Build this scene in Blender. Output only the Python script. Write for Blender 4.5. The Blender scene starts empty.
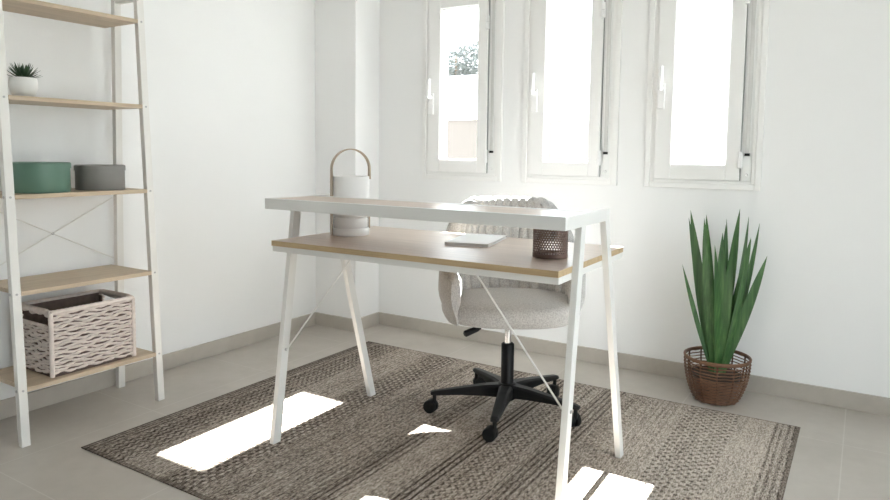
import bpy, bmesh, math, random
from mathutils import Vector, Matrix
random.seed(7)
PI = math.pi
S = bpy.context.scene
COL = S.collection

# ------------------------------------------------------------------ node helpers
class NT:
    """small wrapper for building node trees"""
    def __init__(self, tree):
        self.t = tree; self.n = tree.nodes; self.l = tree.links
    def node(self, typ, **kw):
        nd = self.n.new(typ)
        for k, v in kw.items(): setattr(nd, k, v)
        return nd
    def put(self, sock, v):
        if isinstance(v, bpy.types.NodeSocket): self.l.new(v, sock)
        else: sock.default_value = v
    def m(self, op, a, b=0.0, c=None, clamp=False):
        nd = self.node('ShaderNodeMath', operation=op); nd.use_clamp = clamp
        self.put(nd.inputs[0], a); self.put(nd.inputs[1], b)
        if c is not None: self.put(nd.inputs[2], c)
        return nd.outputs[0]
    def mix(self, f, a, b):
        nd = self.node('ShaderNodeMix', data_type='RGBA')
        self.put(nd.inputs[0], f); self.put(nd.inputs[6], a); self.put(nd.inputs[7], b)
        return nd.outputs[2]
    def noise(self, vec, scale, detail=3, rough=.55):
        nd = self.node('ShaderNodeTexNoise')
        nd.inputs['Scale'].default_value = scale; nd.inputs['Detail'].default_value = detail
        nd.inputs['Roughness'].default_value = rough
        self.l.new(vec, nd.inputs['Vector']); return nd.outputs['Fac']
    def coord(self, scale=(1, 1, 1), rot=(0, 0, 0), which='Object'):
        tc = self.node('ShaderNodeTexCoord'); mp = self.node('ShaderNodeMapping')
        mp.inputs['Scale'].default_value = scale; mp.inputs['Rotation'].default_value = rot
        self.l.new(tc.outputs[which], mp.inputs['Vector']); return mp.outputs['Vector']
    def ramp(self, f, stops, interp='LINEAR'):
        nd = self.node('ShaderNodeValToRGB'); cr = nd.color_ramp; cr.interpolation = interp
        while len(cr.elements) < len(stops): cr.elements.new(.5)
        for e, (p, c) in zip(cr.elements, stops):
            e.position = p; e.color = (*c, 1) if len(c) == 3 else c
        self.put(nd.inputs[0], f); return nd.outputs[0]
    def bump(self, h, strength=.3, dist=.01):
        nd = self.node('ShaderNodeBump'); nd.inputs['Strength'].default_value = strength
        nd.inputs['Distance'].default_value = dist; self.put(nd.inputs['Height'], h); return nd.outputs[0]

def c4(c): return (c[0], c[1], c[2], 1)

def new_mat(name):
    m = bpy.data.materials.new(name); m.use_nodes = True
    t = NT(m.node_tree); b = t.n['Principled BSDF']; return m, t, b

def mat(name, col, rough=.5, metal=0, var=.06, nscale=30, bump=0, bscale=120, stretch=(1, 1, 1), spec=.5):
    m, t, b = new_mat(name)
    v = t.coord(stretch)
    f = t.noise(v, nscale)
    lo = [max(0, c * (1 - var)) for c in col]; hi = [min(1, c * (1 + var)) for c in col]
    t.put(b.inputs['Base Color'], t.mix(f, c4(lo), c4(hi)))
    b.inputs['Roughness'].default_value = rough; b.inputs['Metallic'].default_value = metal
    b.inputs['Specular IOR Level'].default_value = spec
    if bump:
        t.put(b.inputs['Normal'], t.bump(t.noise(v, bscale, 2), bump, .004))
    return m

def wood_mat(name, a, b_, rough=.45, axis=0, scale=1):
    m, t, b = new_mat(name)
    sc = [26 * scale] * 3; sc[axis] = 1.3 * scale
    v = t.coord(tuple(sc))
    f = t.noise(v, 1.6, 5, .6)
    sc2 = [90 * scale] * 3; sc2[axis] = 2.5 * scale
    f2 = t.noise(t.coord(tuple(sc2)), 2.0, 2, .5)
    c = t.ramp(f, [(.3, b_), (.5, tuple((x + y) / 2 for x, y in zip(a, b_))), (.72, a)])
    dk = tuple(x * .8 for x in b_)
    t.put(b.inputs['Base Color'], t.mix(t.ramp(f2, [(.52, (0, 0, 0)), (.75, (.55, .55, .55))]), c, c4(dk)))
    b.inputs['Roughness'].default_value = rough
    return m

M = {}
M['wall'] = mat('white_plaster', (.86, .865, .865), .75, var=.012, nscale=3, bump=.06, bscale=90)
M['ceil'] = mat('ceiling_paint', (.88, .88, .875), .8, var=.01, nscale=3)
M['metal'] = mat('white_metal', (.77, .77, .755), .38, var=.015, nscale=8)
M['shelf_metal'] = mat('shelf_metal', (.78, .77, .74), .4, var=.015, nscale=8)
M['frame'] = mat('window_paint', (.86, .86, .85), .4, var=.01, nscale=5)
M['oak_x'] = wood_mat('oak_desk', (.66, .545, .46), (.56, .455, .385), .36, 0)
M['oak_edge'] = wood_mat('oak_edge_band', (.56, .42, .25), (.44, .32, .18), .5, 0)
M['oak_y'] = wood_mat('oak_shelf', (.58, .47, .345), (.46, .365, .26), .5, 1)
M['black'] = mat('black_plastic', (.006, .006, .0065), .5, var=.2, nscale=20, spec=.3)
M['rubber'] = mat('caster_rubber', (.005, .005, .005), .6, var=.2, spec=.3)
M['chrome'] = mat('chrome', (.75, .75, .76), .12, 1, var=.02)
M['bolt'] = mat('steel_bolt', (.5, .5, .5), .35, 1, var=.05)
M['strap'] = mat('grey_strap', (.64, .64, .63), .7, var=.05)
M['gap_shade'] = mat('gap_shade_grey', (.30, .30, .30), .7)  # grey that stands for the shade in the sash gap
M['recess'] = mat('recess_paint', (.84, .85, .84), .6, var=.02)
M['whitepl'] = mat('white_plastic', (.92, .92, .92), .25, var=.01)
M['paper'] = mat('white_paper', (.82, .82, .83), .6, var=.02)
M['pages'] = mat('page_edges', (.62, .61, .60), .8, var=.15, nscale=3, stretch=(1, 1, 400))
M['green_box'] = mat('green_card', (.105, .20, .152), .42, var=.05, nscale=25)
M['grey_box'] = mat('grey_card', (.21, .205, .195), .5, var=.05, nscale=25)
M['ceramic'] = mat('white_ceramic', (.74, .74, .72), .35, var=.02, nscale=10)
M['soil'] = mat('soil', (.05, .035, .025), .95, var=.5, nscale=90, bump=.8, bscale=60)
M['succ'] = mat('succulent_leaf', (.035, .075, .035), .5, var=.3, nscale=25)
M['copper'] = mat('brown_metal', (.19, .125, .105), .5, .25, var=.12, nscale=40)
M['lamp_shade'] = mat('lamp_shade_white', (.84, .83, .82), .55, var=.015, nscale=12)
M['bentwood'] = wood_mat('bent_wood', (.47, .38, .28), (.37, .29, .21), .5, 2)
M['rattan'] = mat('brown_rattan', (.17, .083, .045), .55, var=.4, nscale=30)
M['rattan_dark'] = mat('dark_rattan', (.10, .05, .03), .6, var=.35, nscale=30)
M['nursery'] = mat('nursery_pot', (.045, .03, .022), .6, var=.2)
M['white_weave'] = mat('whitewashed_weave', (.70, .62, .58), .75, var=.22, nscale=45)
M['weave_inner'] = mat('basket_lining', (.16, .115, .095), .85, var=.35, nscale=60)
M['stucco'] = mat('white_stucco', (.8, .79, .77), .8, var=.03)
M['peach'] = mat('peach_stucco', (.150, .128, .112), .8, var=.04)
M['gravel'] = mat('grey_gravel', (.22, .22, .21), .9, var=.1)
M['bark'] = mat('bark', (.16, .12, .09), .9, var=.3)
M['tree_leaf'] = mat('tree_leaf', (.095, .105, .10), .7, var=.35, nscale=4)
M['lever'] = M['black']

def fabric():
    m, t, b = new_mat('grey_fabric')
    v = t.coord()
    f = t.noise(v, 190, 2, .7); g = t.noise(v, 9, 3)
    c = t.mix(t.ramp(f, [(.3, (0, 0, 0)), (.7, (1, 1, 1))]), (.29, .285, .28, 1), (.56, .55, .54, 1))
    c2 = t.mix(t.m('MULTIPLY', g, .25), c, (.54, .53, .52, 1))
    t.put(b.inputs['Base Color'], c2); b.inputs['Roughness'].default_value = .95
    b.inputs['Sheen Weight'].default_value = .25
    t.put(b.inputs['Normal'], t.bump(f, .35, .003)); return m
M['fabric'] = fabric()

def leaf_mat():
    m, t, b = new_mat('blade_leaf')
    v = t.coord((60, 60, 1.5))
    f = t.noise(v, 1.5, 3)
    t.put(b.inputs['Base Color'], t.ramp(f, [(.3, (.030, .085, .027)), (.55, (.060, .145, .045)), (.8, (.12, .23, .075))]))
    b.inputs['Roughness'].default_value = .42
    return m
M['leaf'] = leaf_mat()

def tile_mat(name, base, lo, hi, joint):
    """stone look tiles; joints at world positions so that they sit where the floor has them"""
    m, t, b = new_mat(name)
    geo = t.node('ShaderNodeNewGeometry'); P = geo.outputs['Position']
    sep = t.node('ShaderNodeSeparateXYZ'); t.l.new(P, sep.inputs[0])
    def line(c, off, step, w):
        a = t.m('FRACT', t.m('ADD', t.m('DIVIDE', t.m('SUBTRACT', c, off), step), 100.5))
        d = t.m('ABSOLUTE', t.m('SUBTRACT', a, .5))
        return t.m('LESS_THAN', d, w / step / 2)
    n = t.noise(P, 2.2, 5, .6); n2 = t.noise(P, 14, 4, .6)
    f = t.m('ADD', t.m('MULTIPLY', n, .7), t.m('MULTIPLY', n2, .3))
    c = t.ramp(f, [(.32, lo), (.5, base), (.68, hi)])
    j = t.m('MAXIMUM', line(sep.outputs[0], 2.815, .60, .004), line(sep.outputs[1], -.437, .60, .004))
    if joint: c = t.mix(t.m('MULTIPLY', j, .45), c, (.62, .60, .56, 1))
    t.put(b.inputs['Base Color'], c)
    b.inputs['Roughness'].default_value = .36
    b.inputs['Specular IOR Level'].default_value = .5
    return m
M['tile'] = tile_mat('floor_tile', (.46, .425, .385), (.41, .38, .34), (.51, .475, .43), True)
M['skirting'] = tile_mat('skirting_tile', (.46, .425, .38), (.41, .375, .335), (.51, .475, .425), False)

def glass(name, tint=(1, 1, 1)):
    m, t, b = new_mat(name)
    t.n.remove(b); out = t.n['Material Output']
    tr = t.node('ShaderNodeBsdfTransparent'); tr.inputs[0].default_value = c4(tint)
    gl = t.node('ShaderNodeBsdfGlossy'); gl.inputs['Roughness'].default_value = .02
    fr = t.node('ShaderNodeFresnel'); bf = t.node('ShaderNodeNewGeometry').outputs['Backfacing']
    t.put(fr.inputs[0], t.m('ADD', 1.45, t.m('MULTIPLY', bf, 1 / 1.45 - 1.45)))
    mx = t.node('ShaderNodeMixShader')
    t.l.new(fr.outputs[0], mx.inputs[0]); t.l.new(tr.outputs[0], mx.inputs[1]); t.l.new(gl.outputs[0], mx.inputs[2])
    t.l.new(mx.outputs[0], out.inputs['Surface']); return m
M['glass'] = glass('window_glass', (.97, .98, .97))
M['lamp_glass'] = glass('lantern_glass', (.97, .97, .97))

def rug_mat(x0, x1, y0, y1):
    m, t, b = new_mat('woven_rug')
    geo = t.node('ShaderNodeTexCoord'); sep = t.node('ShaderNodeSeparateXYZ')
    t.l.new(geo.outputs['Object'], sep.inputs[0])
    X, Y = sep.outputs[0], sep.outputs[1]                 # metres in the rug's own frame, from its corner
    T = t.m('DIVIDE', X, x1 - x0)
    def band(a, c):                                       # 1 between a and c (metres across the rug)
        return t.m('MULTIPLY', t.m('GREATER_THAN', X, a), t.m('LESS_THAN', X, c))
    fl = t.noise(t.coord((1, .30, 1)), 240, 2, .75)        # short flecks of the yarn
    mo = t.noise(t.coord((1, .5, 1)), 7, 4, .6)           # wide mottling
    st = t.noise(t.coord((1, .012, 1)), 95, 2, .7)        # long stripes
    fleck = t.m('MULTIPLY', t.m('SUBTRACT', fl, .5), 2.6)
    mott = t.m('MULTIPLY', t.m('SUBTRACT', mo, .5), 1.0)
    strp = t.m('MULTIPLY', t.m('SUBTRACT', st, .5), 1.3)
    # value of the ground across the rug (darker and lighter bands)
    base = t.ramp(T, [(0, (.30,) * 3), (.03, (.40,) * 3), (.06, (.36,) * 3), (.13, (.50,) * 3), (.20, (.52,) * 3), (.215, (.30,) * 3),
                      (.27, (.33,) * 3), (.30, (.44,) * 3), (.40, (.46,) * 3), (.435, (.36,) * 3), (.47, (.55,) * 3), (.52, (.50,) * 3),
                      (.545, (.42,) * 3), (.60, (.56,) * 3), (.645, (.46,) * 3), (.70, (.48,) * 3), (.76, (.60,) * 3), (.83, (.62,) * 3),
                      (.89, (.66,) * 3), (.97, (.58,) * 3), (1, (.45,) * 3)])
    v = t.m('ADD', base, t.m('MULTIPLY', fleck, .72))
    v = t.m('ADD', v, t.m('MULTIPLY', mott, .22))
    v = t.m('ADD', v, t.m('MULTIPLY', strp, .32))
    def sin(a): return t.m('SINE', a)
    def add(mask, pat, amt):
        nonlocal v
        v = t.m('ADD', v, t.m('MULTIPLY', t.m('MULTIPLY', mask, pat), amt))
    rag = t.m('ADD', .45, t.m('MULTIPLY', mo, 1.0))
    # plain dark lines running along the rug
    lines = t.m('GREATER_THAN', sin(t.m('MULTIPLY', X, 2 * PI / .022)), .25)
    for a, c, k in ((0.012, .075, -.26), (.26, .45, -.10), (.455, .60, -.20), (.66, .92, -.10), (.93, 1.0, -.26), (1.13, 1.21, -.38), (1.37, 1.47, -.30), (1.60, 1.72, -.12), (2.07, 2.14, -.20)):
        add(band(a, c), t.m('MULTIPLY', lines, rag), k)
    # chevrons
    tri = t.m('PINGPONG', t.m('ADD', Y, t.m('MULTIPLY', mo, .02)), .016)
    chev = t.m('GREATER_THAN', sin(t.m('MULTIPLY', t.m('ADD', X, t.m('MULTIPLY', tri, .9)), 2 * PI / .026)), .2)
    for a, c, k in ((.085, .24, -.24), (1.22, 1.345, -.26), (.68, .72, -.14)):
        add(band(a, c), t.m('MULTIPLY', chev, rag), k)
    # staggered dashes
    ck = t.m('MULTIPLY', sin(t.m('MULTIPLY', X, 2 * PI / .040)), sin(t.m('MULTIPLY', Y, 2 * PI / .034)))
    dots = t.m('GREATER_THAN', ck, .28)
    for a, c, k in ((1.74, 1.94, -.34), (.46, .60, .26), (1.47, 1.60, -.13)):
        add(band(a, c), t.m('MULTIPLY', dots, rag), k)
    # border
    edge = t.m('MAXIMUM', t.m('LESS_THAN', X, .014), t.m('GREATER_THAN', X, x1 - x0 - .014))
    edge = t.m('MAXIMUM', edge, t.m('MAXIMUM', t.m('LESS_THAN', Y, .014), t.m('GREATER_THAN', Y, y1 - y0 - .010)))
    v = t.m('MULTIPLY', v, t.m('SUBTRACT', 1, t.m('MULTIPLY', edge, .4)))
    c = t.ramp(v, [(0, (.045, .034, .027)), (.25, (.165, .136, .114)), (.5, (.36, .310, .268)), (.75, (.55, .49, .43)), (1, (.70, .64, .575))])
    t.put(b.inputs['Base Color'], c); b.inputs['Roughness'].default_value = .95
    b.inputs['Specular IOR Level'].default_value = .1
    t.put(b.inputs['Normal'], t.bump(t.m('ADD', fl, t.m('MULTIPLY', v, .5)), .5, .006))
    return m

# ------------------------------------------------------------------ mesh helpers
def BM(): return bmesh.new()

def obj(name, bm, m, parent=None, loc=None, smooth=False, bevel=0, seg=2, origin=None):
    me = bpy.data.meshes.new(name)
    bmesh.ops.recalc_face_normals(bm, faces=bm.faces)
    if origin is not None: bmesh.ops.translate(bm, verts=bm.verts, vec=-Vector(origin))
    bm.to_mesh(me); bm.free()
    for mm in (m if isinstance(m, (list, tuple)) else [m]): me.materials.append(mm)
    if smooth:
        for p in me.polygons: p.use_smooth = True
        me.set_sharp_from_angle(angle=math.radians(50))
    o = bpy.data.objects.new(name, me); COL.objects.link(o)
    if origin is not None: o.location = origin
    if loc is not None: o.location = loc
    if parent: o.parent = parent
    if bevel:
        md = o.modifiers.new('bevel', 'BEVEL'); md.width = bevel; md.segments = seg; md.limit_method = 'ANGLE'
        md.angle_limit = math.radians(40)
    return o

def box(bm, x0, x1, y0, y1, z0, z1, mi=0):
    v = [bm.verts.new((x, y, z)) for z in (z0, z1) for y in (y0, y1) for x in (x0, x1)]
    for f in ((0, 1, 3, 2), (4, 6, 7, 5), (0, 4, 5, 1), (2, 3, 7, 6), (0, 2, 6, 4), (1, 5, 7, 3)):
        bm.faces.new([v[i] for i in f]).material_index = mi

def shear_leg(bm, u0, u1, vb, vt, w, z0, z1):
    """flat tube u0..u1 wide, w deep, its centre going from vb at z0 to vt at z1, cut level at both ends"""
    v = [bm.verts.new((u, c + s, z)) for z, c in ((z0, vb), (z1, vt)) for s in (-w / 2, w / 2) for u in (u0, u1)]
    for f in ((0, 1, 3, 2), (4, 6, 7, 5), (0, 4, 5, 1), (2, 3, 7, 6), (0, 2, 6, 4), (1, 5, 7, 3)):
        bm.faces.new([v[i] for i in f])

def tube(bm, pts, r, n=8, closed=False, mi=0, caps=True):
    pts = [Vector(p) for p in pts]; N = len(pts)
    rr = r if isinstance(r, (list, tuple)) else [r] * N
    rings = []; up = None
    for i, p in enumerate(pts):
        a = pts[(i - 1) % N] if (closed or i > 0) else p
        b = pts[(i + 1) % N] if (closed or i < N - 1) else p
        d = (b - a).normalized()
        if up is None:
            up = Vector((0, 0, 1)) if abs(d.z) < .9 else Vector((1, 0, 0))
        s = d.cross(up)
        if s.length < 1e-6: s = d.orthogonal()
        s.normalize(); up = s.cross(d).normalized()
        rings.append([bm.verts.new(p + (s * math.cos(2 * PI * k / n) + up * math.sin(2 * PI * k / n)) * rr[i]) for k in range(n)])
    for i in range(N if closed else N - 1):
        A, B = rings[i], rings[(i + 1) % N]
        for k in range(n):
            bm.faces.new((A[k], A[(k + 1) % n], B[(k + 1) % n], B[k])).material_index = mi
    if not closed and caps:
        bm.faces.new(list(reversed(rings[0]))).material_index = mi
        bm.faces.new(rings[-1]).material_index = mi

def lathe(bm, prof, n=48, c=(0, 0, 0), mi=0, close=False):
    """profile of (r, z); r = 0 makes a pole; close joins last to first"""
    rows = []
    for r, z in prof:
        if r < 1e-7: rows.append([bm.verts.new((c[0], c[1], c[2] + z))])
        else: rows.append([bm.verts.new((c[0] + r * math.cos(2 * PI * k / n), c[1] + r * math.sin(2 * PI * k / n), c[2] + z)) for k in range(n)])
    pairs = list(zip(rows, rows[1:])) + ([(rows[-1], rows[0])] if close else [])
    for A, B in pairs:
        for k in range(n):
            k2 = (k + 1) % n
            if len(A) == 1 and len(B) == 1: continue
            if len(A) == 1: f = bm.faces.new((A[0], B[k2], B[k]))
            elif len(B) == 1: f = bm.faces.new((A[k], A[k2], B[0]))
            else: f = bm.faces.new((A[k], A[k2], B[k2], B[k]))
            f.material_index = mi

def prism(bm, poly, z0, z1):
    a = [bm.verts.new((x, y, z0)) for x, y in poly]; b = [bm.verts.new((x, y, z1)) for x, y in poly]
    n = len(poly)
    bm.faces.new(list(reversed(a))); bm.faces.new(b)
    for i in range(n): bm.faces.new((a[i], a[(i + 1) % n], b[(i + 1) % n], b[i]))

def thing(name, label, cat, loc=(0, 0, 0), rz=0, group=None):
    o = bpy.data.objects.new(name, None); COL.objects.link(o)
    o.location = loc; o.rotation_euler = (0, 0, rz); o.empty_display_size = .05
    o['label'] = label; o['category'] = cat
    if group: o['group'] = group
    return o

def struct(o, label=None, cat=None):
    o['kind'] = 'structure'
    if label: o['label'] = label
    if cat: o['category'] = cat
    return o

# ------------------------------------------------------------------ the room
RX, RY, RZ = 4.3, -5.6, 2.6          # right wall, wall behind the camera, ceiling
GL = (.760, 1.401, 2.051)            # left edge of each pane
GW, GZ0, GZ1 = .243, 1.025, 1.868
WT = .25                             # thickness of the window wall
HB = .0756

bm = BM(); box(bm, -.2, RX + .2, RY - .2, WT, -.15, 0)
struct(obj('floor', bm, M['tile']), 'beige grey stone look tile floor', 'floor')
bm = BM(); box(bm, -.2, RX + .2, RY - .2, WT, RZ, RZ + .15)
struct(obj('ceiling', bm, M['ceil']), 'plain white ceiling', 'ceiling')
bm = BM(); box(bm, -.2, 0, RY - .2, WT, 0, RZ)
struct(obj('wall_left', bm, M['wall']), 'white wall behind the ladder shelf', 'wall')
# window wall with three narrow openings
bm = BM()
hx = []
for g in GL: hx += [g - .115, g + GW + .045]
hz0, hz1 = GZ0 - .05, 1.905
xs = [0] + hx + [RX]
for i in range(0, len(xs), 2): box(bm, xs[i], xs[i + 1], 0, WT, 0, RZ)
for i in range(1, len(xs) - 1, 2):
    box(bm, xs[i], xs[i + 1], 0, WT, 0, hz0); box(bm, xs[i], xs[i + 1], 0, WT, hz1, RZ)
struct(obj('wall_back', bm, M['wall']), 'white wall with three narrow windows', 'wall')
PW, PD = .314, .226
bm = BM(); box(bm, 0, PW, -PD, 0, 0, RZ)
struct(obj('wall_corner', bm, M['wall'], bevel=.004), 'white boxed pillar filling the room corner', 'wall')
# right wall (unseen glazed doorway added for daylight) and the wall behind the camera
DY0, DY1, DZ = -2.9, -1.3, 2.15
bm = BM()
box(bm, RX, RX + .2, RY - .2, DY0, 0, RZ); box(bm, RX, RX + .2, DY1, WT, 0, RZ); box(bm, RX, RX + .2, DY0, DY1, DZ, RZ)
struct(obj('wall_right', bm, M['wall']), 'white wall with an added glazed doorway', 'wall')
bm = BM(); box(bm, 0, RX, RY - .2, RY, 0, RZ)
struct(obj('wall_front', bm, M['wall']), 'plain white wall facing the windows', 'wall')
d = bpy.data.objects.new('added_door', None); COL.objects.link(d); d.location = (RX + .1, DY0, 0)  # door out of view, added to let more daylight into the room
struct(d, 'added unseen glazed door letting in extra daylight', 'door')
W_ = DY1 - DY0
bm = BM()
for a, b in ((0, .07), (W_ / 2 - .05, W_ / 2 + .05), (W_ - .07, W_)): box(bm, -.03, .03, a, b, 0, DZ)
for a, b in ((0.0, .08), (DZ - .07, DZ)):
    box(bm, -.03, .03, .07, W_ / 2 - .05, a, b); box(bm, -.03, .03, W_ / 2 + .05, W_ - .07, a, b)
obj('door_frame', bm, M['frame'], d)
for a in (.07, W_ / 2 + .05):
    bm = BM(); box(bm, -.004, .004, a, a + W_ / 2 - .12, .08, DZ - .07); obj('pane', bm, M['glass'], d)

# skirting
T = .012
bm = BM(); box(bm, PW, RX, -T, 0, 0, HB); struct(obj('baseboard_back', bm, M['skirting'], bevel=.002), 'beige tile skirting under the windows', 'baseboard')
bm = BM(); box(bm, 0, T, RY, -PD - T, 0, HB); struct(obj('baseboard_left', bm, M['skirting'], bevel=.002), 'beige tile skirting behind the ladder shelf', 'baseboard')
bm = BM(); box(bm, 0, PW + T, -PD - T, -PD, 0, HB); box(bm, PW, PW + T, -PD, -T, 0, HB)
struct(obj('baseboard_corner', bm, M['skirting']), 'beige tile skirting round the corner pillar', 'baseboard')
bm = BM(); box(bm, RX - T, RX, RY, DY0, 0, HB); box(bm, RX - T, RX, DY1, -T, 0, HB); struct(obj('baseboard_right', bm, M['skirting']), 'beige tile skirting along the right wall', 'baseboard')

# ------------------------------------------------------------------ windows
def ring_frame(bm, x0, x1, z0, z1, l, r, b, t, y0, y1):
    box(bm, x0, x0 + l, y0, y1, z0, z1); box(bm, x1 - r, x1, y0, y1, z0, z1)
    box(bm, x0 + l, x1 - r, y0, y1, z0, z0 + b); box(bm, x0 + l, x1 - r, y0, y1, z1 - t, z1)

def window(i, g, where):
    w = bpy.data.objects.new('window_%d' % i, None); COL.objects.link(w)
    w.location = (g, 0, GZ0); struct(w, where, 'window')
    gh = GZ1 - GZ0
    # architrave, in two steps, against the wall
    bm = BM(); ring_frame(bm, -.125, GW + .148, -.114, gh + .16, .026, .026, .026, .026, -.016, 0)
    obj('architrave', bm, M['frame'], w, bevel=.003)
    bm = BM(); ring_frame(bm, -.099, GW + .122, -.088, gh + .134, .020, .016, .014, .02, -.010, 0)
    box(bm, -.114, -.076, 0, .045, -.050, gh + .037); box(bm, -.076, GW + .044, .036, .045, -.050, -.03)
    obj('window_frame', bm, M['frame'], w, bevel=.002)
    # opening sash with its pane
    bm = BM(); ring_frame(bm, -.077, GW + .058, -.072, gh + .072, .077, .058, .072, .072, -.024, .035)
    obj('sash', bm, M['frame'], w, bevel=.003)
    bm = BM(); ring_frame(bm, 0, GW, 0, gh, .006, .006, .006, .006, -.012, .02)
    bd = obj('glazing_bead', bm, M['frame'], w, bevel=.002)
    bm = BM(); box(bm, .004, GW - .004, .004, .010, .004, gh - .004)
    obj('pane', bm, M['glass'], w)
    # hinge side: a shallow grey channel holding a shutter strap
    bm = BM(); box(bm, GW + .064, GW + .106, -.004, .0, -.074, gh + .11)
    obj('strap_channel', bm, M['recess'], w)
    bm = BM(); box(bm, GW + .0585, GW + .0602, -.012, -.002, -.072, gh + .072)
    obj('gap_shade_strip', bm, M['gap_shade'], w)  # thin dark strip painting the shaded gap between sash and frame
    bm = BM(); box(bm, GW + .077, GW + .094, -.009, -.005, .052, gh + .11)
    obj('strap', bm, M['strap'], w)
    bm = BM(); box(bm, GW + .075, GW + .097, -.014, -.005, .040, .052)
    c = obj('strap_clip', bm, M['black'], w, bevel=.001); c['label'] = 'small black clip at the end of the strap'
    bm = BM(); lathe(bm, [(0, -.006), (.005, -.005), (.007, 0), (.007, .004), (0, .004)], 16)
    bmesh.ops.rotate(bm, verts=bm.verts, matrix=Matrix.Rotation(-PI / 2, 3, 'X'))
    bmesh.ops.translate(bm, verts=bm.verts, vec=(GW + .086, -.008, -.045))
    obj('strap_button', bm, M['whitepl'], w, smooth=True)
    for hz in (.015, .735):
        bm = BM()
        tube(bm, [(GW + .061, -.031, hz - .030), (GW + .061, -.031, hz + .006)], .0105, 12)
        tube(bm, [(GW + .061, -.031, hz + .009), (GW + .061, -.031, hz + .044)], .0092, 12)
        box(bm, GW + .052, GW + .068, -.028, -.020, hz - .026, hz + .040)
        obj('hinge', bm, M['whitepl'], w, smooth=True)
    # lever handle on the left stile
    bm = BM(); box(bm, -.070, -.036, -.036, -.024, .255, .375)
    h = obj('handle', bm, M['whitepl'], w, bevel=.004)
    bm = BM(); tube(bm, [(-.053, -.034, .352), (-.053, -.060, .352), (-.053, -.066, .36), (-.051, -.066, .40), (-.050, -.062, .452)], [.011, .011, .013, .012, .010], 10)
    obj('lever', bm, M['whitepl'], h, smooth=True)
for i, (g, wh) in enumerate(zip(GL, ('narrow white window nearest the corner, a tree showing through it', 'narrow white window in the middle of the three', 'narrow white window above the potted plant')), 1):
    window(i, g, wh)

# ------------------------------------------------------------------ rug
rx0, rx1, ry0, ry1, RT = .5145, 2.668, -1.992, -.352, .010
bm = BM()
nx, ny = 40, 30
top = [[bm.verts.new((rx0 + (rx1 - rx0) * i / nx, ry0 + (ry1 - ry0) * j / ny, RT - (.006 if i in (0, nx) or j in (0, ny) else 0))) for i in range(nx + 1)] for j in range(ny + 1)]
for j in range(ny):
    for i in range(nx): bm.faces.new((top[j][i], top[j][i + 1], top[j + 1][i + 1], top[j + 1][i]))
bnd = [top[0][i] for i in range(nx + 1)] + [top[j][nx] for j in range(1, ny + 1)] + [top[ny][i] for i in range(nx - 1, -1, -1)] + [top[j][0] for j in range(ny - 1, 0, -1)]
low = [bm.verts.new((v.co.x, v.co.y, .0005)) for v in bnd]
for i in range(len(bnd)):
    k = (i + 1) % len(bnd); bm.faces.new((bnd[i], low[i], low[k], bnd[k]))
bm.faces.new(list(reversed(low)))
rug = obj('rug', bm, rug_mat(rx0, rx1, ry0, ry1), origin=(rx0, ry0, 0))
rug['label'] = 'flat woven beige and brown banded rug under the desk'; rug['category'] = 'rug'

# ------------------------------------------------------------------ desk
DU, DV, DYAW = 1.6116, -1.4331, .0106
L, HT, HR, RTH = 1.1092, .75, .898, .037
desk = thing('desk', 'white framed oak top desk with a raised full width riser', 'desk', (DU, DV, 0), DYAW)
ev = bpy.data.objects
tx = L / 2 - .0205
v0, v1 = -.177, .413
bm = BM(); box(bm, -tx, tx, v0, v1, HT - .018, HT)
for f in bm.faces:
    if abs(f.normal.z) < .5: pass
to = obj('tabletop', bm, [M['oak_x'], M['oak_edge']], desk)
for p in to.data.polygons: p.material_index = 0 if p.normal.z > .5 else 1
bm = BM(); ring_frame_pts = None
z0, z1 = HT - .018 - .020, HT - .018
box(bm, -tx, tx, v0 + .004, v0 + .029, z0, z1); box(bm, -tx, tx, v1 - .029, v1 - .004, z0, z1)
box(bm, -tx, -tx + .025, v0 + .029, v1 - .029, z0, z1); box(bm, tx - .025, tx, v0 + .029, v1 - .029, z0, z1)
obj('under_frame', bm, M['metal'], desk, bevel=.0015)
r0, r1, r2 = -.187, .044, .187
bm = BM(); q = .018
box(bm, -L / 2, L / 2, r0, r0 + q, HR - RTH, HR); box(bm, -L / 2 + .020, L / 2 - .020, r1 - q, r1, HR - RTH, HR)
box(bm, -L / 2, -L / 2 + .020, r0 + q, r2, HR - RTH, HR); box(bm, L / 2 - .020, L / 2, r0 + q, r2, HR - RTH, HR)
obj('riser_frame', bm, M['metal'], desk, bevel=.001)
bm = BM(); box(bm, -L / 2 + .020, L / 2 - .020, r0 + q, r1 - q, HR - .020, HR - .0015)
obj('riser_board', bm, M['oak_x'], desk)
FZ = RT + .0003
for s in (-1, 1):
    u0, u1 = sorted((s * L / 2, s * (L / 2 - .020)))
    for vb, vt in ((-.157, -.042), (.414, .168)):
        bm = BM(); shear_leg(bm, u0, u1, vb, vt, .036, FZ, HR - RTH)
        lg = obj('leg', bm, M['metal'], desk, bevel=.0015)
        if vb < 0:
            zb = .345; vv = vb + (vt - vb) * zb / (HR - RTH)
            bm = BM(); tube(bm, [(u0 - .003, vv, zb), (u1 + .003, vv, zb)], .0055, 10)
            bo = obj('bolt', bm, M['bolt'], lg, smooth=True)
            bm = BM(); tube(bm, [(s * (L / 2 - .024), vv + .002, zb), (s * .235, -.10, HT - .040)], .0030, 8)
            tube(bm, [(s * .235, -.10, HT - .043), (s * .235, -.10, HT - .019)], .006, 8)
            obj('brace_rod', bm, M['metal'], desk, smooth=True)
# cross rail under the top that carries the two braces
bm = BM(); box(bm, -tx + .025, tx - .025, -.115, -.085, HT - .018 - .016, HT - .018)
obj('under_rail', bm, M['metal'], desk)

def on_desk(u, v, z=HT + .0004):
    c, s = math.cos(DYAW), math.sin(DYAW)
    return (DU + u * c - v * s, DV + u * s + v * c, z)

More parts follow.
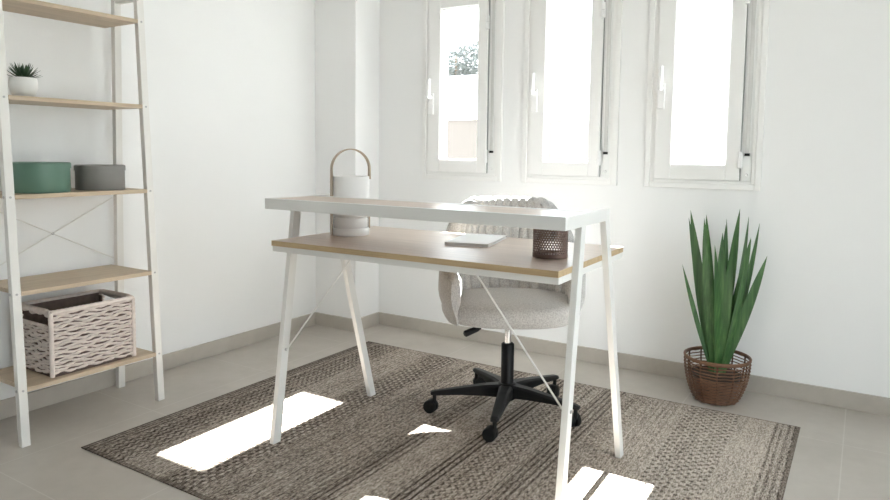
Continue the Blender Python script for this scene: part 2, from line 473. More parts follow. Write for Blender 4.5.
# ------------------------------------------------------------------ lantern lamp on the desk
lamp_scale = 1.05                           # the side of the lantern turned to the camera
lamp = thing('lantern', 'white lantern lamp with a bent wood handle on the desk', 'lamp', on_desk(-.424, .122), 1.0)
lamp.scale = (1.03, 1.03, 1.05)
R = .068
bm = BM(); lathe(bm, [(0, 0), (R - .002, 0), (R, .003), (R, .024), (R - .003, .027), (0, .027)], 64); obj('base', bm, M['whitepl'], lamp, smooth=True)
bm = BM(); lathe(bm, [(R - .001, .0275), (R - .001, .066)], 64); obj('glass_band', bm, M['lamp_glass'], lamp, smooth=True)
bm = BM(); lathe(bm, [(0, .0275), (.061, .0275), (.0625, .030), (.0625, .060), (.058, .0645), (0, .0648)], 40); obj('brightening_core', bm, M['whitepl'], lamp, smooth=True)  # white core added behind the glass so the band looks bright
bm = BM(); lathe(bm, [(R - .003, .066), (R, .067), (R, .209), (R - .002, .211), (R - .006, .211), (R - .008, .208), (R - .008, .067)], 64, close=True)
lathe(bm, [(0, .192), (R - .0085, .192)], 64)
obj('lamp_shade', bm, M['lamp_shade'], lamp, smooth=True)
# strap: up one side, over the top, down to the upper edge of the other side
pts = [(-R - .002, 0.001), (-R - .002, .10), (-R - .002, .235)]
for k in range(1, 24):
    a = PI - PI * k / 24; pts.append(((R + .002) * math.cos(a), .235 + (R + .002) * math.sin(a)))
pts += [(R + .002, .235), (R + .002, .20)]
bm = BM(); th, wd = .004, .024
rows = []
for i, (x, z) in enumerate(pts):
    a = Vector(pts[max(0, i - 1)]); b = Vector(pts[min(len(pts) - 1, i + 1)]); dd = (b - a).normalized(); nn = Vector((-dd.y, dd.x))
    o_ = Vector((x, z)) + nn * th
    rows.append([bm.verts.new((x, -wd / 2, z)), bm.verts.new((x, wd / 2, z)), bm.verts.new((o_.x, wd / 2, o_.y)), bm.verts.new((o_.x, -wd / 2, o_.y))])
for A, B in zip(rows, rows[1:]):
    for k in range(4): bm.faces.new((A[k], A[(k + 1) % 4], B[(k + 1) % 4], B[k]))
bm.faces.new(rows[0]); bm.faces.new(rows[-1])
obj('handle', bm, M['bentwood'], lamp, smooth=True)
bm = BM(); box(bm, R - .001, R + .005, -.009, .009, .022, .072)
obj('clasp', bm, M['bentwood'], lamp, bevel=.001)
bm = BM()
for k in range(2): tube(bm, [(R + .004, 0, .036 + .022 * k), (R + .0068, 0, .036 + .022 * k)], .0025, 8)
obj('rivet', bm, M['bolt'], lamp)

# ------------------------------------------------------------------ notebook
nb = thing('notebook', 'thin white notebook lying on the desk top', 'book', on_desk(.062, .232), .0)
nb.rotation_euler = (0, 0, DYAW + .23)
bw, bl = .155, .27
bm = BM(); box(bm, -bw / 2, bw / 2, -bl / 2, bl / 2, 0, .0016); box(bm, -bw / 2, bw / 2, -bl / 2, bl / 2, .0095, .011); box(bm, -bw / 2, -bw / 2 + .0015, -bl / 2, bl / 2, .0016, .0095)
obj('cover', bm, M['paper'], nb, bevel=.0006)
bm = BM(); box(bm, -bw / 2 + .0015, bw / 2 - .003, -bl / 2 + .003, bl / 2 - .003, .0017, .0094); obj('pages', bm, M['pages'], nb)

# ------------------------------------------------------------------ perforated pencil cup
cup = thing('pencil_cup', 'brown perforated metal cup on the desk under the riser', 'pencil cup', on_desk(.415, .052))
bm = BM(); R, H = .0535, .098
NC, NR = 40, 11
z_lo, z_hi = .012, .092
def cyl(a, z, r=R): return (r * math.cos(a), r * math.sin(a), z)
for wall_r, flip in ((R, 0), (R - .0016, 1)):
    da = 2 * PI / NC; dz = (z_hi - z_lo) / NR
    for j in range(NR):
        for i in range(NC):
            ca = (i + (.5 if j % 2 else 0)) * da; cz = z_lo + (j + .5) * dz
            out = []; inn = []
            for k in range(8):
                a = 2 * PI * k / 8; x, y = math.cos(a), math.sin(a); mx = max(abs(x), abs(y))
                out.append(bm.verts.new(cyl(ca + x / mx * da / 2, cz + y / mx * dz / 2, wall_r)))
                inn.append(bm.verts.new(cyl(ca + x * da * .36, cz + y * dz * .40, wall_r)))
            for k in range(8):
                bm.faces.new((out[k], out[(k + 1) % 8], inn[(k + 1) % 8], inn[k]))
obj('body', bm, M['copper'], cup)
bm = BM(); lathe(bm, [(0, 0), (R, 0), (R + .0004, .0005), (R + .0004, .0125), (R - .002, .0125), (R - .002, .003), (0, .003)], 48)
obj('base', bm, M['copper'], cup, smooth=True)
bm = BM(); lathe(bm, [(R + .0006, .0915), (R + .0006, H), (R - .0022, H), (R - .0022, .0915)], 48, close=True)
obj('rim', bm, M['copper'], cup, smooth=True)

# ------------------------------------------------------------------ office chair
chair = thing('office_chair', 'grey channel tufted tub office chair on a black wheeled base', 'chair', (1.637, -.868, RT), .0)
CA = .58                                   # turned a little to the camera
Rc = Matrix.Rotation(CA, 4, 'Z')
def chair_part(name, bm, m, parent=None, **k):
    bmesh.ops.transform(bm, matrix=Rc, verts=bm.verts); return obj(name, bm, m, parent or chair, **k)
def smooth(a, b, x):
    t_ = min(1, max(0, (x - a) / (b - a))); return t_ * t_ * (3 - 2 * t_)
ZB, ZS = .408, .482                         # underside of the shell, top of the seat
AMAX = math.radians(128)
NTH = 300
NCH = 25                                   # channels across the inside
bm = BM(); cols = []
for i in range(NTH + 1):
    s = -1 + 2 * i / NTH; th = s * AMAX; a = abs(math.degrees(th))
    ztop = .875 - .22 * smooth(40, 104, a) - .04 * smooth(100, 122, a)
    end = math.sqrt(max(0, 1 - max(0, (a - 119) / 9.2) ** 2))
    ztop = ZS - .02 + (ztop - ZS + .02) * (.80 + .20 * end)
    thick = (.062 - .008 * smooth(30, 90, a)) * (.60 + .40 * end)
    ph = (s + 1) / 2 * NCH; sc = abs(math.sin(PI * ph)) ** .55
    groove = .010 * (1 - sc)
    def R2(z):                              # outer radius at height z: flares from the rounded bottom
        low_ = smooth(ZB - .01, ZB + .11, z)
        r = .258 + .032 * low_
        r -= .034 * smooth(.52, .88, z) * smooth(0, 50, a) * smooth(125, 70, a) + .035 * smooth(.55, .88, z) * smooth(75, 25, a)
        return r
    dx, dy = math.sin(th), math.cos(th)
    ex, ey = 1.0, (.90 if abs(th) < PI / 2 else .96)
    sq = (abs(dx) ** 2.5 + abs(dy) ** 2.5) ** (-1 / 2.5); ex *= sq * .985; ey *= sq
    yo = -.042
    col = []
    zs = [ZB + .0, ZB + .012, ZB + .04, ZB + .08, .52, .58, .64]
    zo = [ZB + (ztop - .03 - ZB) * k / 11 for k in range(12)]
    for z in zo:
        r = R2(z); col.append((dx * r * ex, dy * r * ey + yo, z))
    rt_ = R2(ztop)
    for k in range(1, 6):                  # rounded top
        b_ = PI * k / 6
        rad = rt_ - thick / 2 + thick / 2 * math.cos(b_) - groove * (.5 - .5 * math.cos(b_))
        z = ztop - .03 + .03 * math.sin(b_) - groove * .7 * math.sin(b_)
        col.append((dx * rad * ex, dy * rad * ey + yo, z))
    zi = [ztop - .03 - (ztop - .03 - ZB - .03) * k / 9 for k in range(10)]
    for z in zi:
        bul = .010 * math.sin(PI * min(1, max(0, (z - ZS) / max(.05, ztop - ZS))))
        r = R2(z) - thick - bul + groove; col.append((dx * r * ex, dy * r * ey + yo, z))
    cols.append([bm.verts.new(p) for p in col])
nn_ = len(cols[0])
for A, B in zip(cols, cols[1:]):
    for k in range(nn_): bm.faces.new((A[k], A[(k + 1) % nn_], B[(k + 1) % nn_], B[k]))
bm.faces.new(cols[0]); bm.faces.new(list(reversed(cols[-1])))
chair_part('backrest', bm, M['fabric'], smooth=True)
# seat: D shaped cushion whose thick front shows below the desk top
bm = BM(); poly = []
for k in range(64):
    a = 2 * PI * k / 64; x, y = math.sin(a), -math.cos(a)      # a = 0 is the front
    n_ = 2.5 if y < 0 else 2.1
    r = (abs(x) ** n_ + abs(y) ** n_) ** (-1 / n_)
    poly.append((x * r * .284, y * r * (.222 if y < 0 else .215) - .052))
prof = [(.70, ZB - .002), (.85, ZB - .001), (.92, ZB + .010), (.95, ZB + .028), (.96, ZB + .045), (.945, ZS - .012), (.915, ZS - .001), (.87, ZS + .006), (.6, ZS + .012), (.3, ZS + .014)]
rows = [[bm.verts.new((x * f, (y + .052) * f - .052, z)) for x, y in poly] for f, z in prof]
for A, B in zip(rows, rows[1:]):
    for k in range(64): bm.faces.new((A[k], A[(k + 1) % 64], B[(k + 1) % 64], B[k]))
bm.faces.new(list(reversed(rows[0]))); bm.faces.new(rows[-1])
chair_part('seat', bm, M['fabric'], smooth=True)
# mechanism, lever, column
bm = BM(); box(bm, -.09, .09, -.12, .10, ZB - .030, ZB + .001); box(bm, -.045, .045, -.06, .06, ZB - .050, ZB - .030)
mech = chair_part('mechanism', bm, M['black'], bevel=.006)
bm = BM(); tube(bm, [(-.06, -.03, ZB - .030), (-.15, -.055, ZB - .050)], .005, 8); tube(bm, [(-.115, -.045, ZB - .046), (-.13, -.049, ZB - .050), (-.178, -.061, ZB - .068), (-.183, -.062, ZB - .070)], [.006, .012, .013, .006], 10)
chair_part('lever', bm, M['black'], mech, smooth=True)
bm = BM(); lathe(bm, [(0, .27), (.0135, .27), (.0135, ZB - .045), (0, ZB - .045)], 24); obj('gas_lift', bm, M['chrome'], chair, smooth=True)
bm = BM(); lathe(bm, [(0, .08), (.026, .08), (.026, .284), (.022, .288), (.014, .289), (0, .289)], 28); col_ = obj('column', bm, M['black'], chair, smooth=True)
bm = BM(); lathe(bm, [(0, .055), (.030, .055), (.042, .065), (.046, .085), (.044, .115), (.034, .125), (0, .125)], 32); hub = obj('hub', bm, M['black'], chair, smooth=True)
for k in range(5):
    a = math.radians(0 + 72 * k)
    ca, sa = math.cos(a), math.sin(a)
    bm = BM(); secs = []
    for f, w, zt, zb in ((.020, .030, .122, .070), (.10, .024, .118, .076), (.20, .020, .106, .080), (.295, .016, .094, .077), (.312, .012, .089, .078)):
        secs.append([bm.verts.new((f * ca - w * sx * sa, f * sa + w * sx * ca, z)) for sx, z in ((-1, zb), (1, zb), (1, zt - .008), (.6, zt), (-.6, zt), (-1, zt - .008))])
    for A, B in zip(secs, secs[1:]):
        for j in range(6): bm.faces.new((A[j], A[(j + 1) % 6], B[(j + 1) % 6], B[j]))
    bm.faces.new(secs[0]); bm.faces.new(list(reversed(secs[-1])))
    arm = obj('base_arm', bm, M['black'], chair, bevel=.002)
    # twin wheel caster under the tip
    px, py = .296 * ca, .296 * sa; ca2 = (a + .9 + k * 1.1) if k != 4 else 1.7
    wx, wy = math.cos(ca2), math.sin(ca2); ox, oy = px + .016 * -wy, py + .016 * wx
    bm = BM()
    for sd in (-1, 1):
        b2 = BM(); lathe(b2, [(0, -.010), (.022, -.010), (.026, -.007), (.0265, .004), (.024, .009), (.012, .011), (0, .011)], 28)
        mt = Matrix.Translation((ox + wx * .0125 * sd, oy + wy * .0125 * sd, .0270)) @ Matrix.Rotation(ca2, 4, 'Z') @ Matrix.Rotation(PI / 2 * sd, 4, 'Y')
        bmesh.ops.transform(b2, matrix=mt, verts=b2.verts)
        me_ = bpy.data.meshes.new('t'); b2.to_mesh(me_); b2.free(); bm.from_mesh(me_); bpy.data.meshes.remove(me_)
    tube(bm, [(px, py, .035), (px, py, .082)], .008, 10)
    tube(bm, [(ox - wx * .012, oy - wy * .012, .036), (ox + wx * .012, oy + wy * .012, .036)], .018, 14)
    obj('caster', bm, M['rubber'], arm, smooth=True)

# ------------------------------------------------------------------ ladder shelf on the left
SY0, SY1 = -2.106, -1.530                  # outer faces of the near and far frames
def fx(z): return .343 - .051 * z         # front plane of the shelf leans to the wall
PT = .030
shelf = thing('ladder_shelf', 'tall white metal ladder shelf with five oak boards', 'shelf', (0, SY0, 0))
def sy(y): return y - SY0
TOPZ = 1.78
posts = []
for y0 in (SY0, SY1 - PT):
    bm = BM(); shear_leg(bm, 0, 0, 0, 0, 0, 0, 0) if False else None
    v = [bm.verts.new((fx(z) - dx_, sy(y), z)) for z in (0, TOPZ) for y in (y0, y0 + PT) for dx_ in (.025, 0)]
    for f in ((0, 1, 3, 2), (4, 6, 7, 5), (0, 4, 5, 1), (2, 3, 7, 6), (0, 2, 6, 4), (1, 5, 7, 3)): bm.faces.new([v[i] for i in f])
    posts.append(obj('post', bm, M['shelf_metal'], shelf, bevel=.0015))
    bm = BM()
    v = [bm.verts.new((.036 + .024 * z + dx_, sy(y), z)) for z in (0, TOPZ) for y in (y0, y0 + PT) for dx_ in (0, .026)]
    for f in ((0, 1, 3, 2), (4, 6, 7, 5), (0, 4, 5, 1), (2, 3, 7, 6), (0, 2, 6, 4), (1, 5, 7, 3)): bm.faces.new([v[i] for i in f])
    obj('post', bm, M['shelf_metal'], shelf, bevel=.0015)
    bm = BM(); box(bm, .098, fx(1.69) - .028, sy(y0 + .003), sy(y0 + PT - .003), 1.675, 1.700); obj('side_rail', bm, M['shelf_metal'], shelf)
SZ = (.2012, .5466, .8894, 1.2389, 1.5866)
for z in SZ:
    bm = BM(); box(bm, .030, fx(z) + .001, sy(SY0 + PT), sy(SY1 - PT) + .0, z - .008, z + .008)
    bd = obj('shelf_board', bm, M['oak_y'], shelf, bevel=.0012)
    for y0, p in zip((SY0, SY1 - PT), posts):
        bm = BM(); tube(bm, [(fx(z) - .0125, sy(y0) - .0025, z), (fx(z) - .014, sy(y0) + PT + .0, z)], .005, 10)
        tube(bm, [(fx(z) - .014, sy(y0 + PT / 2), z), (fx(z) + .0022, sy(y0 + PT / 2), z)], .004, 10)
        obj('bolt', bm, M['bolt'], p, smooth=True)
# thin crossed wires at the back between the second and third boards
za, zb_ = .585, .850
ya, yb = sy(SY0 + PT), sy(SY1 - PT)
for p0, p1, xo in (((ya, za), (yb, zb_), .0465), ((ya, zb_), (yb, za), .0515)):
    bm = BM(); tube(bm, [(xo, p0[0], p0[1]), (xo, p1[0], p1[1])], .0025, 8); obj('brace_wire', bm, M['shelf_metal'], shelf, smooth=True)
bm = BM(); lathe(bm, [(0, -.005), (.005, -.004), (.005, .004), (0, .005)], 12)
bmesh.ops.rotate(bm, verts=bm.verts, matrix=Matrix.Rotation(PI / 2, 3, 'Y'))
bmesh.ops.translate(bm, verts=bm.verts, vec=(.049, (ya + yb) / 2, (za + zb_) / 2)); obj('brace_hub', bm, M['bolt'], shelf, smooth=True)

# round lidded boxes on the third board
def round_box(name, label, m, loc, R, H):
    t_ = thing(name, label, 'box', loc, 0, 'lidded boxes on the shelf')
    bm = BM(); lathe(bm, [(0, 0), (R - .005, 0), (R - .003, .002), (R - .003, H - .022), (0, H - .022)], 72); obj('body', bm, m, t_, smooth=True)
    bm = BM(); lathe(bm, [(0, H), (R - .004, H), (R, H - .003), (R, H - .022), (R - .0028, H - .022), (R - .0028, H - .0215), (0, H - .0215)], 72)
    obj('lid', bm, m, t_, smooth=True)
z3 = SZ[2] + .0084
round_box('storage_box', 'dark green round lidded box on the third shelf board', M['green_box'], (.185, -1.937, z3), .110, .112)
round_box('storage_box', 'dark grey round lidded box on the third shelf board', M['grey_box'], (.192, -1.698, z3), .094, .100)

# small succulent in a white bowl pot on the fourth board
z4 = SZ[3] + .0084
suc = thing('potted_succulent', 'spiky green succulent in a small white bowl pot on the shelf', 'potted plant', (.168, -1.970, z4))
bm = BM(); lathe(bm, [(0, 0), (.030, 0), (.036, .003), (.046, .020), (.0525, .042), (.053, .060), (.050, .078), (.049, .082), (.046, .082), (.047, .074), (.047, .066), (0, .066)], 48)
obj('pot', bm, M['ceramic'], suc, smooth=True)
bm = BM(); lathe(bm, [(0, .0775), (.025, .0755), (.0462, .073), (.0462, .067), (0, .067)], 32); obj('soil', bm, M['soil'], suc, smooth=True)
def blade(bm, az, tilt, ln, w, thick, curve, base=(0, 0, 0), n=10, roll=0, fold=.25, taper=1.0):
    """pointed leaf: starts at base, leans by tilt from the vertical towards az and bends by curve along its length"""
    p = Vector(base); rows = []
    side0 = Vector((-math.sin(az), math.cos(az), 0))
    for i in range(n + 1):
        f = i / n; t_ = tilt + curve * f
        d = Vector((math.sin(t_) * math.cos(az), math.sin(t_) * math.sin(az), math.cos(t_)))
        nrm = side0.cross(d).normalized()
        c_, s_ = math.cos(roll), math.sin(roll); side = side0 * c_ + nrm * s_; nr = nrm * c_ - side0 * s_
        ww = w * (.50 + .50 * smooth(0, .5, f)) * max(.012, 1 - (max(0, f - .5) / .5) ** (1.9 * taper)) / 2
        th_ = thick * (1 - .8 * f)
        rows.append([bm.verts.new(p - side * ww + nr * ww * fold), bm.verts.new(p - nr * th_ / 2), bm.verts.new(p + side * ww + nr * ww * fold), bm.verts.new(p + nr * th_ / 2 )])
        p = p + d * (ln / n)
    for A, B in zip(rows, rows[1:]):
        for k in range(4): bm.faces.new((A[k], A[(k + 1) % 4], B[(k + 1) % 4], B[k]))
    bm.faces.new(rows[0]); bm.faces.new(list(reversed(rows[-1])))
suc.scale = (.9, .9, .9)
rs = random.Random(3)
k = 0
for ring, cnt, tilt, ln in ((0, 14, 1.25, .068), (1, 13, .92, .069), (2, 11, .60, .067), (3, 6, .22, .062)):
    for j in range(cnt):
        az = 2 * PI * (j + .5 * (ring % 2)) / cnt + rs.uniform(-.12, .12)
        bm = BM(); blade(bm, az, tilt + rs.uniform(-.12, .12), ln * rs.uniform(.9, 1.1), .0105, .004, -.12, (.006 * math.cos(az), .006 * math.sin(az), .0765 + .001 * ring), 6, 0, .2)
        obj('leaf', bm, M['succ'], suc, smooth=True)

# whitewashed woven basket on the bottom board
bask = thing('woven_basket', 'whitewashed woven rectangular basket on the lowest shelf board', 'basket', (.192, -1.810, SZ[0] + .0084))
BX, BY, BH = .116, .164, .252                # half depth, half length, height
bm = BM()
NRW = 20
perim = []                                   # walk round the rectangle
def edge_pts(step=.012):
    P = []
    n1 = int(2 * BY / step); n2 = int(2 * BX / step)
    for k_ in range(n1): P.append((BX, -BY + 2 * BY * k_ / n1, 0, (1, 0)))
    for k_ in range(n2): P.append((BX - 2 * BX * k_ / n2, BY, 1, (0, 1)))
    for k_ in range(n1): P.append((-BX, BY - 2 * BY * k_ / n1, 2, (-1, 0)))
    for k_ in range(n2): P.append((-BX + 2 * BX * k_ / n2, -BY, 3, (0, -1)))
    return P
EP = edge_pts(.009)
rb = random.Random(5)
hole_lo, hole_hi = .192, .232
for r in range(NRW):
    z = .010 + (BH - .020) * (r + .5) / NRW
    run = []
    def flush(run):
        if len(run) > 3:
            tube(bm, [p for p, _ in run], [w for _, w in run], 6, False)
    closed = not (hole_lo < z < hole_hi)
    wob = [rb.uniform(-.0012, .0012) for _ in EP]
    for i, (x, y, sd, nr) in enumerate(EP + ([EP[0]] if closed else [])):
        ph = i * .009 / .026 * PI + (PI if r % 2 else 0)
        off = .0030 * math.sin(ph)
        if not closed and sd in (1, 3) and abs(x) < .080:
            flush(run); run = []; continue
        run.append((((x + nr[0] * off), (y + nr[1] * off), z + .0030 * math.sin(ph * .5 + r) + wob[i % len(EP)]), (.0049 + .0012 * math.sin(ph))))
    flush(run)
obj('weave', bm, M['white_weave'], bask, smooth=True)
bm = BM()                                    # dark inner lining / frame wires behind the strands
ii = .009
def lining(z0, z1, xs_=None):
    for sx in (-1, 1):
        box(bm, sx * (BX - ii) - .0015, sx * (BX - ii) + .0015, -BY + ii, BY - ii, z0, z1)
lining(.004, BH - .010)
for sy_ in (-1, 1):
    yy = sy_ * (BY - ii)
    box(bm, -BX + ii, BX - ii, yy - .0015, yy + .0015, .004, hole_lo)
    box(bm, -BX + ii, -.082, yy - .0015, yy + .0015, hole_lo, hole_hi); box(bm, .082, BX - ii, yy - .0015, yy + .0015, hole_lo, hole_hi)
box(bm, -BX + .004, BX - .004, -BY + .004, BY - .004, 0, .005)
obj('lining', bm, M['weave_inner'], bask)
bm = BM()                                    # wrapped rim and corner posts
pr = [(BX, -BY), (BX, BY), (-BX, BY), (-BX, -BY)]
for a_, b_ in zip(pr, pr[1:] + pr[:1]):
    N_ = 40
    tube(bm, [(a_[0] + (b_[0] - a_[0]) * k_ / N_, a_[1] + (b_[1] - a_[1]) * k_ / N_, BH - .006) for k_ in range(N_ + 1)], [.0085 + .0012 * (k_ % 2) for k_ in range(N_ + 1)], 8)
obj('rim', bm, M['white_weave'], bask, smooth=True)
for x, y in pr:
    bm = BM(); tube(bm, [(x * 1.01, y * 1.005, .004 + (BH - .01) * k_ / 30) for k_ in range(31)], [.0085 + .0012 * (k_ % 2) for k_ in range(31)], 8)
    obj('corner_post', bm, M['white_weave'], bask, smooth=True)
for sd in (-1, 1):
    bm = BM()
    N_ = 26
    tube(bm, [(-.080 + .16 * k_ / N_, sd * BY, hole_lo - .001) for k_ in range(N_ + 1)], [.006 + .001 * (k_ % 2) for k_ in range(N_ + 1)], 8)
    tube(bm, [(-.090 + .18 * k_ / N_, sd * BY, BH - .004) for k_ in range(N_ + 1)], [.010 + .001 * (k_ % 2) for k_ in range(N_ + 1)], 8)
    obj('handle', bm, M['white_weave'], bask, smooth=True)

# ------------------------------------------------------------------ plant basket and plant by the window wall
PX, PY = 2.325, -.205
pb = thing('planter_basket', 'round brown open rattan basket holding the tall plant', 'basket', (PX, PY, 0))
def brad(z):                                 # bowl profile
    f = z / .188
    return .079 + .055 * math.sin(min(1, f * 1.02) * PI / 2) ** .62
bm = BM(); rr_ = random.Random(9)
levels = [.006 + .186 * k_ / 27 for k_ in range(28)]
for i, z in enumerate(levels):
    if z > .118 and i % 2: continue          # looser weave near the rim
    N_ = 72
    for dbl in ((0,) if z > .118 else (0,)):
        tube(bm, [((brad(z) + .0024 * math.sin(k_ * PI / 3 + PI * i)) * math.cos(2 * PI * k_ / N_), (brad(z) + .0024 * math.sin(k_ * PI / 3 + PI * i)) * math.sin(2 * PI * k_ / N_), z + rr_.uniform(-.0009, .0009)) for k_ in range(N_)], .0024 if z > .118 else .0023, 6, True)
obj('rattan_weave', bm, M['rattan'], pb, smooth=True)
bm = BM()
for k_ in range(12):
    a = 2 * PI * (k_ + .35) / 12
    tube(bm, [((brad(z) - .001) * math.cos(a), (brad(z) - .001) * math.sin(a), z) for z in [.004 + .188 * j / 14 for j in range(15)]], .0036, 6)
obj('stakes', bm, M['rattan_dark'], pb, smooth=True)
bm = BM(); N_ = 64
for zz, ra in ((.194, .0052), (.187, .004)):
    tube(bm, [(brad(.192) * math.cos(2 * PI * k_ / N_), brad(.192) * math.sin(2 * PI * k_ / N_), zz) for k_ in range(N_)], ra, 8, True)
obj('rim', bm, M['rattan'], pb, smooth=True)
bm = BM(); lathe(bm, [(0, .002), (.080, .002), (.083, .005), (.080, .008), (0, .008)], 40); obj('base', bm, M['rattan_dark'], pb, smooth=True)

pl = thing('blade_plant', 'tall plant with long pointed green blades, inside the rattan basket', 'plant', (PX, PY, .0088))
bm = BM(); lathe(bm, [(0, 0), (.068, 0), (.074, .004), (.098, .100), (.101, .102), (.101, .110), (.096, .110), (.095, .100), (0, .100)], 40); obj('nursery_pot', bm, M['nursery'], pl, smooth=True)
bm = BM(); lathe(bm, [(0, .112), (.05, .110), (.094, .105), (.0945, .101), (0, .101)], 32); obj('soil', bm, M['soil'], pl, smooth=True)
# each blade: tip offset to the camera's right (s) and towards the wall (d), tip height above the pot base, width
CR = Vector((.849, .528, 0)); CF = Vector((-.528, .849, 0))
blades = [(-.135, .02, .826, .050), (-.105, -.06, .800, .046), (-.128, .06, .790, .036), (-.085, -.03, .812, .048), (.070, .00, .836, .046), (.040, .07, .760, .040),
          (.120, .03, .800, .048), (.150, -.01, .775, .044), (.145, .05, .700, .040), (.172, -.05, .640, .046), (-.185, -.05, .600, .024), (-.030, -.07, .740, .050),
          (.010, -.08, .640, .052), (-.055, .05, .775, .040), (.095, -.06, .720, .044), (.020, .02, .790, .040), (-.070, -.09, .690, .046), (.060, -.09, .60, .046)]
rl = random.Random(4)
for s_, d_, zt, w in blades:
    tip = CR * s_ + CF * d_
    az = math.atan2(tip.y, tip.x); rad = math.hypot(tip.x, tip.y); h = zt - .10 - .0088
    b0 = Vector((math.cos(az), math.sin(az), 0)) * min(.022, rad * .15)
    ln = math.hypot(rad - b0.length, h); tl = math.atan2(rad - b0.length, h)
    cv = -.10 if s_ > -.18 else .18
    # turn the flat of the blade to the camera, more or less
    face = math.atan2(-CF.y, -CF.x)
    bm = BM(); blade(bm, az, tl - cv * .5, ln, w * .88, .004, cv, (b0.x, b0.y, .104), 14, -(az - face) + PI * 0 + rl.uniform(-.5, .5) if False else 0, .30, 1.15)
    # rotate about own long axis so that the broad side shows
    axis = (tip - b0 + Vector((0, 0, h))).normalized()
    want = face + rl.uniform(-.7, .7); ang = want - az
    bmesh.ops.rotate(bm, verts=bm.verts, cent=(b0.x, b0.y, .104), matrix=Matrix.Rotation(ang, 3, axis))
    obj('leaf', bm, M['leaf'], pl, smooth=True)

# ------------------------------------------------------------------ outside
bm = BM(); box(bm, -60, 60, WT + .3, 90, -3.7, -3.5); struct(obj('ground', bm, M['gravel']), 'pale ground outside the windows', 'ground')
bm = BM(); box(bm, RX + .25, 60, -90, WT + .3, -.4, -.15); struct(obj('terrace', bm, M['gravel']), 'paved terrace outside the added glazed door', 'ground')
nh = thing('neighbour_house', 'pale house with a peach lower wall seen through the corner window', 'house', (-6.5, 12, -3.5))
bm = BM(); box(bm, -3.4, 3.0, -2, 3, 0, 5.37); w_ = obj('wall', bm, M['peach'], nh); w_['label'] = 'peach painted lower wall'
bm = BM(); box(bm, -3.4, 3.0, -2, -1.7, 5.37, 6.3); box(bm, -3.4, 3.0, 2.7, 3, 5.37, 6.3); box(bm, -3.4, -3.1, -1.7, 2.7, 5.37, 6.3); box(bm, 2.7, 3.0, -1.7, 2.7, 5.37, 6.3)
p_ = obj('parapet', bm, M['stucco'], nh); p_['label'] = 'white rooftop parapet'
bm = BM(); box(bm, -3.45, 3.05, -2.06, -1.99, 5.30, 5.40); obj('string_course', bm, M['stucco'], nh)
tr = thing('tree', 'grey green tree behind the pale house, seen through the corner window', 'tree', (-12.4, 22, -3.5))
bm = BM(); tube(bm, [(0, 0, 0), (.1, 0, 3), (0, .1, 5.5), (.05, 0, 8.2)], [.28, .22, .16, .05], 10)
for k_ in range(6):
    a = k_ * 1.05; tube(bm, [(0, .05, 5.0 + .35 * k_), (.7 * math.cos(a), .7 * math.sin(a), 6.2 + .35 * k_), (1.2 * math.cos(a), 1.2 * math.sin(a), 6.9 + .33 * k_)], [.1, .06, .02], 6)
obj('trunk', bm, M['bark'], tr, smooth=True)
bm = BM(); rt = random.Random(2)
cl = [(0, 0, 8.4, .9)] + [(rt.uniform(-1.2, 1.9), rt.uniform(-1, 1), rt.uniform(6.6, 8.9), rt.uniform(.35, .7)) for _ in range(34)]
for x, y, z, r in cl:
    for _ in range(int(260 * r)):
        u = Vector((rt.gauss(0, 1), rt.gauss(0, 1), rt.gauss(0, 1))).normalized() * r * rt.uniform(.5, 1) ** .5
        c_ = Vector((x, y, z)) + Vector((u.x, u.y, u.z * .75))
        a_ = Vector((rt.gauss(0, 1), rt.gauss(0, 1), rt.gauss(0, 1))).normalized(); b_ = a_.orthogonal().normalized(); sz = rt.uniform(.05, .11)
        vs = [bm.verts.new(c_ + a_ * sz), bm.verts.new(c_ + b_ * sz * .5), bm.verts.new(c_ - a_ * sz), bm.verts.new(c_ - b_ * sz * .5)]
        bm.faces.new(vs)
f_ = obj('foliage', bm, M['tree_leaf'], tr)

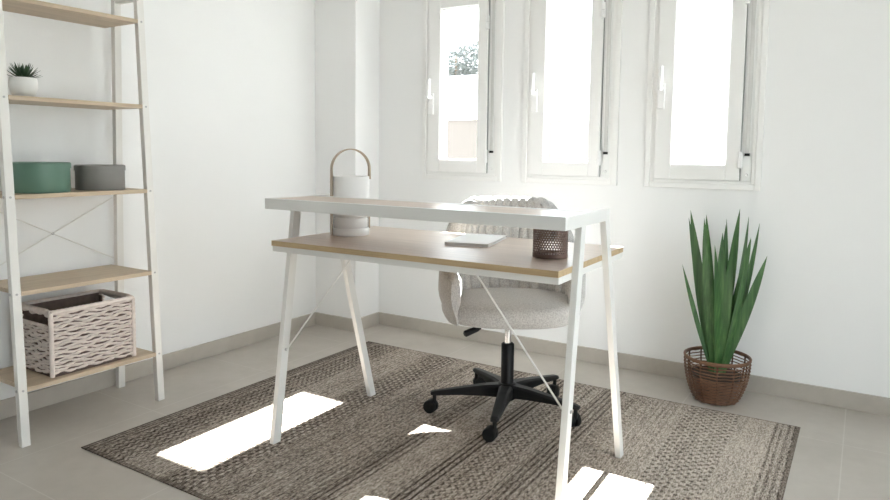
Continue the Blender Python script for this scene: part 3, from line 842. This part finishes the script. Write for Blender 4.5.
# ------------------------------------------------------------------ light
SUN, SKY, EXPO = 15.0, 1.0, 2.92
w = bpy.data.worlds.new('World'); S.world = w; w.use_nodes = True
bg = w.node_tree.nodes['Background']; bg.inputs[0].default_value = (.86, .935, 1, 1); bg.inputs[1].default_value = SKY
sd = bpy.data.lights.new('sun', 'SUN'); sd.energy = SUN; sd.angle = math.radians(.53); sd.color = (1, .99, .985)
so = bpy.data.objects.new('sun', sd); COL.objects.link(so)
dirn = Vector((.018, -1, -.89)).normalized()
so.rotation_euler = dirn.to_track_quat('-Z', 'Y').to_euler(); so.location = (0, 6, 6)
def portal(name, loc, sx, sz, rot):
    l = bpy.data.lights.new(name, 'AREA'); l.shape = 'RECTANGLE'; l.size = sx; l.size_y = sz; l.cycles.is_portal = True
    o = bpy.data.objects.new(name, l); COL.objects.link(o); o.location = loc; o.rotation_euler = rot
for g in GL: portal('window_portal', (g + GW / 2 - .035, WT - .02, (hz0 + hz1) / 2), GW + .16, hz1 - hz0, (-PI / 2, 0, 0))
portal('door_portal', (RX + .19, (DY0 + DY1) / 2, DZ / 2), DY1 - DY0, DZ, (PI / 2, 0, PI / 2))

# ------------------------------------------------------------------ camera
cam = bpy.data.cameras.new('camera'); co = bpy.data.objects.new('camera', cam); COL.objects.link(co)
yaw, pit, rol, foc, pv = .556, .0798, .0122, 676.05, 206.52
r_ = Vector((math.cos(yaw), math.sin(yaw), 0)); f_ = Vector((-math.sin(yaw) * math.cos(pit), math.cos(yaw) * math.cos(pit), -math.sin(pit)))
u_ = r_.cross(f_)
r2 = r_ * math.cos(rol) + u_ * math.sin(rol); u2 = u_ * math.cos(rol) - r_ * math.sin(rol)
mw = Matrix((r2, u2, -f_)).transposed().to_4x4(); mw.translation = (2.8349, -3.292, 1.0648)
co.matrix_world = mw
cam.sensor_fit = 'HORIZONTAL'; cam.sensor_width = 36; cam.lens = foc / 890 * 36
cam.shift_y = -(250 - pv) / 890; cam.clip_start = .05; cam.clip_end = 300
S.camera = co

S.view_settings.view_transform = 'Standard'; S.view_settings.look = 'None'
S.view_settings.gamma = 1; S.view_settings.exposure = EXPO
S.view_settings.use_curve_mapping = False
cy = S.cycles
cy.max_bounces = 12; cy.diffuse_bounces = 8; cy.glossy_bounces = 4; cy.transparent_max_bounces = 16; cy.transmission_bounces = 6
cy.caustics_reflective = False; cy.caustics_refractive = False
cy.use_denoising = True; cy.sample_clamp_indirect = 8
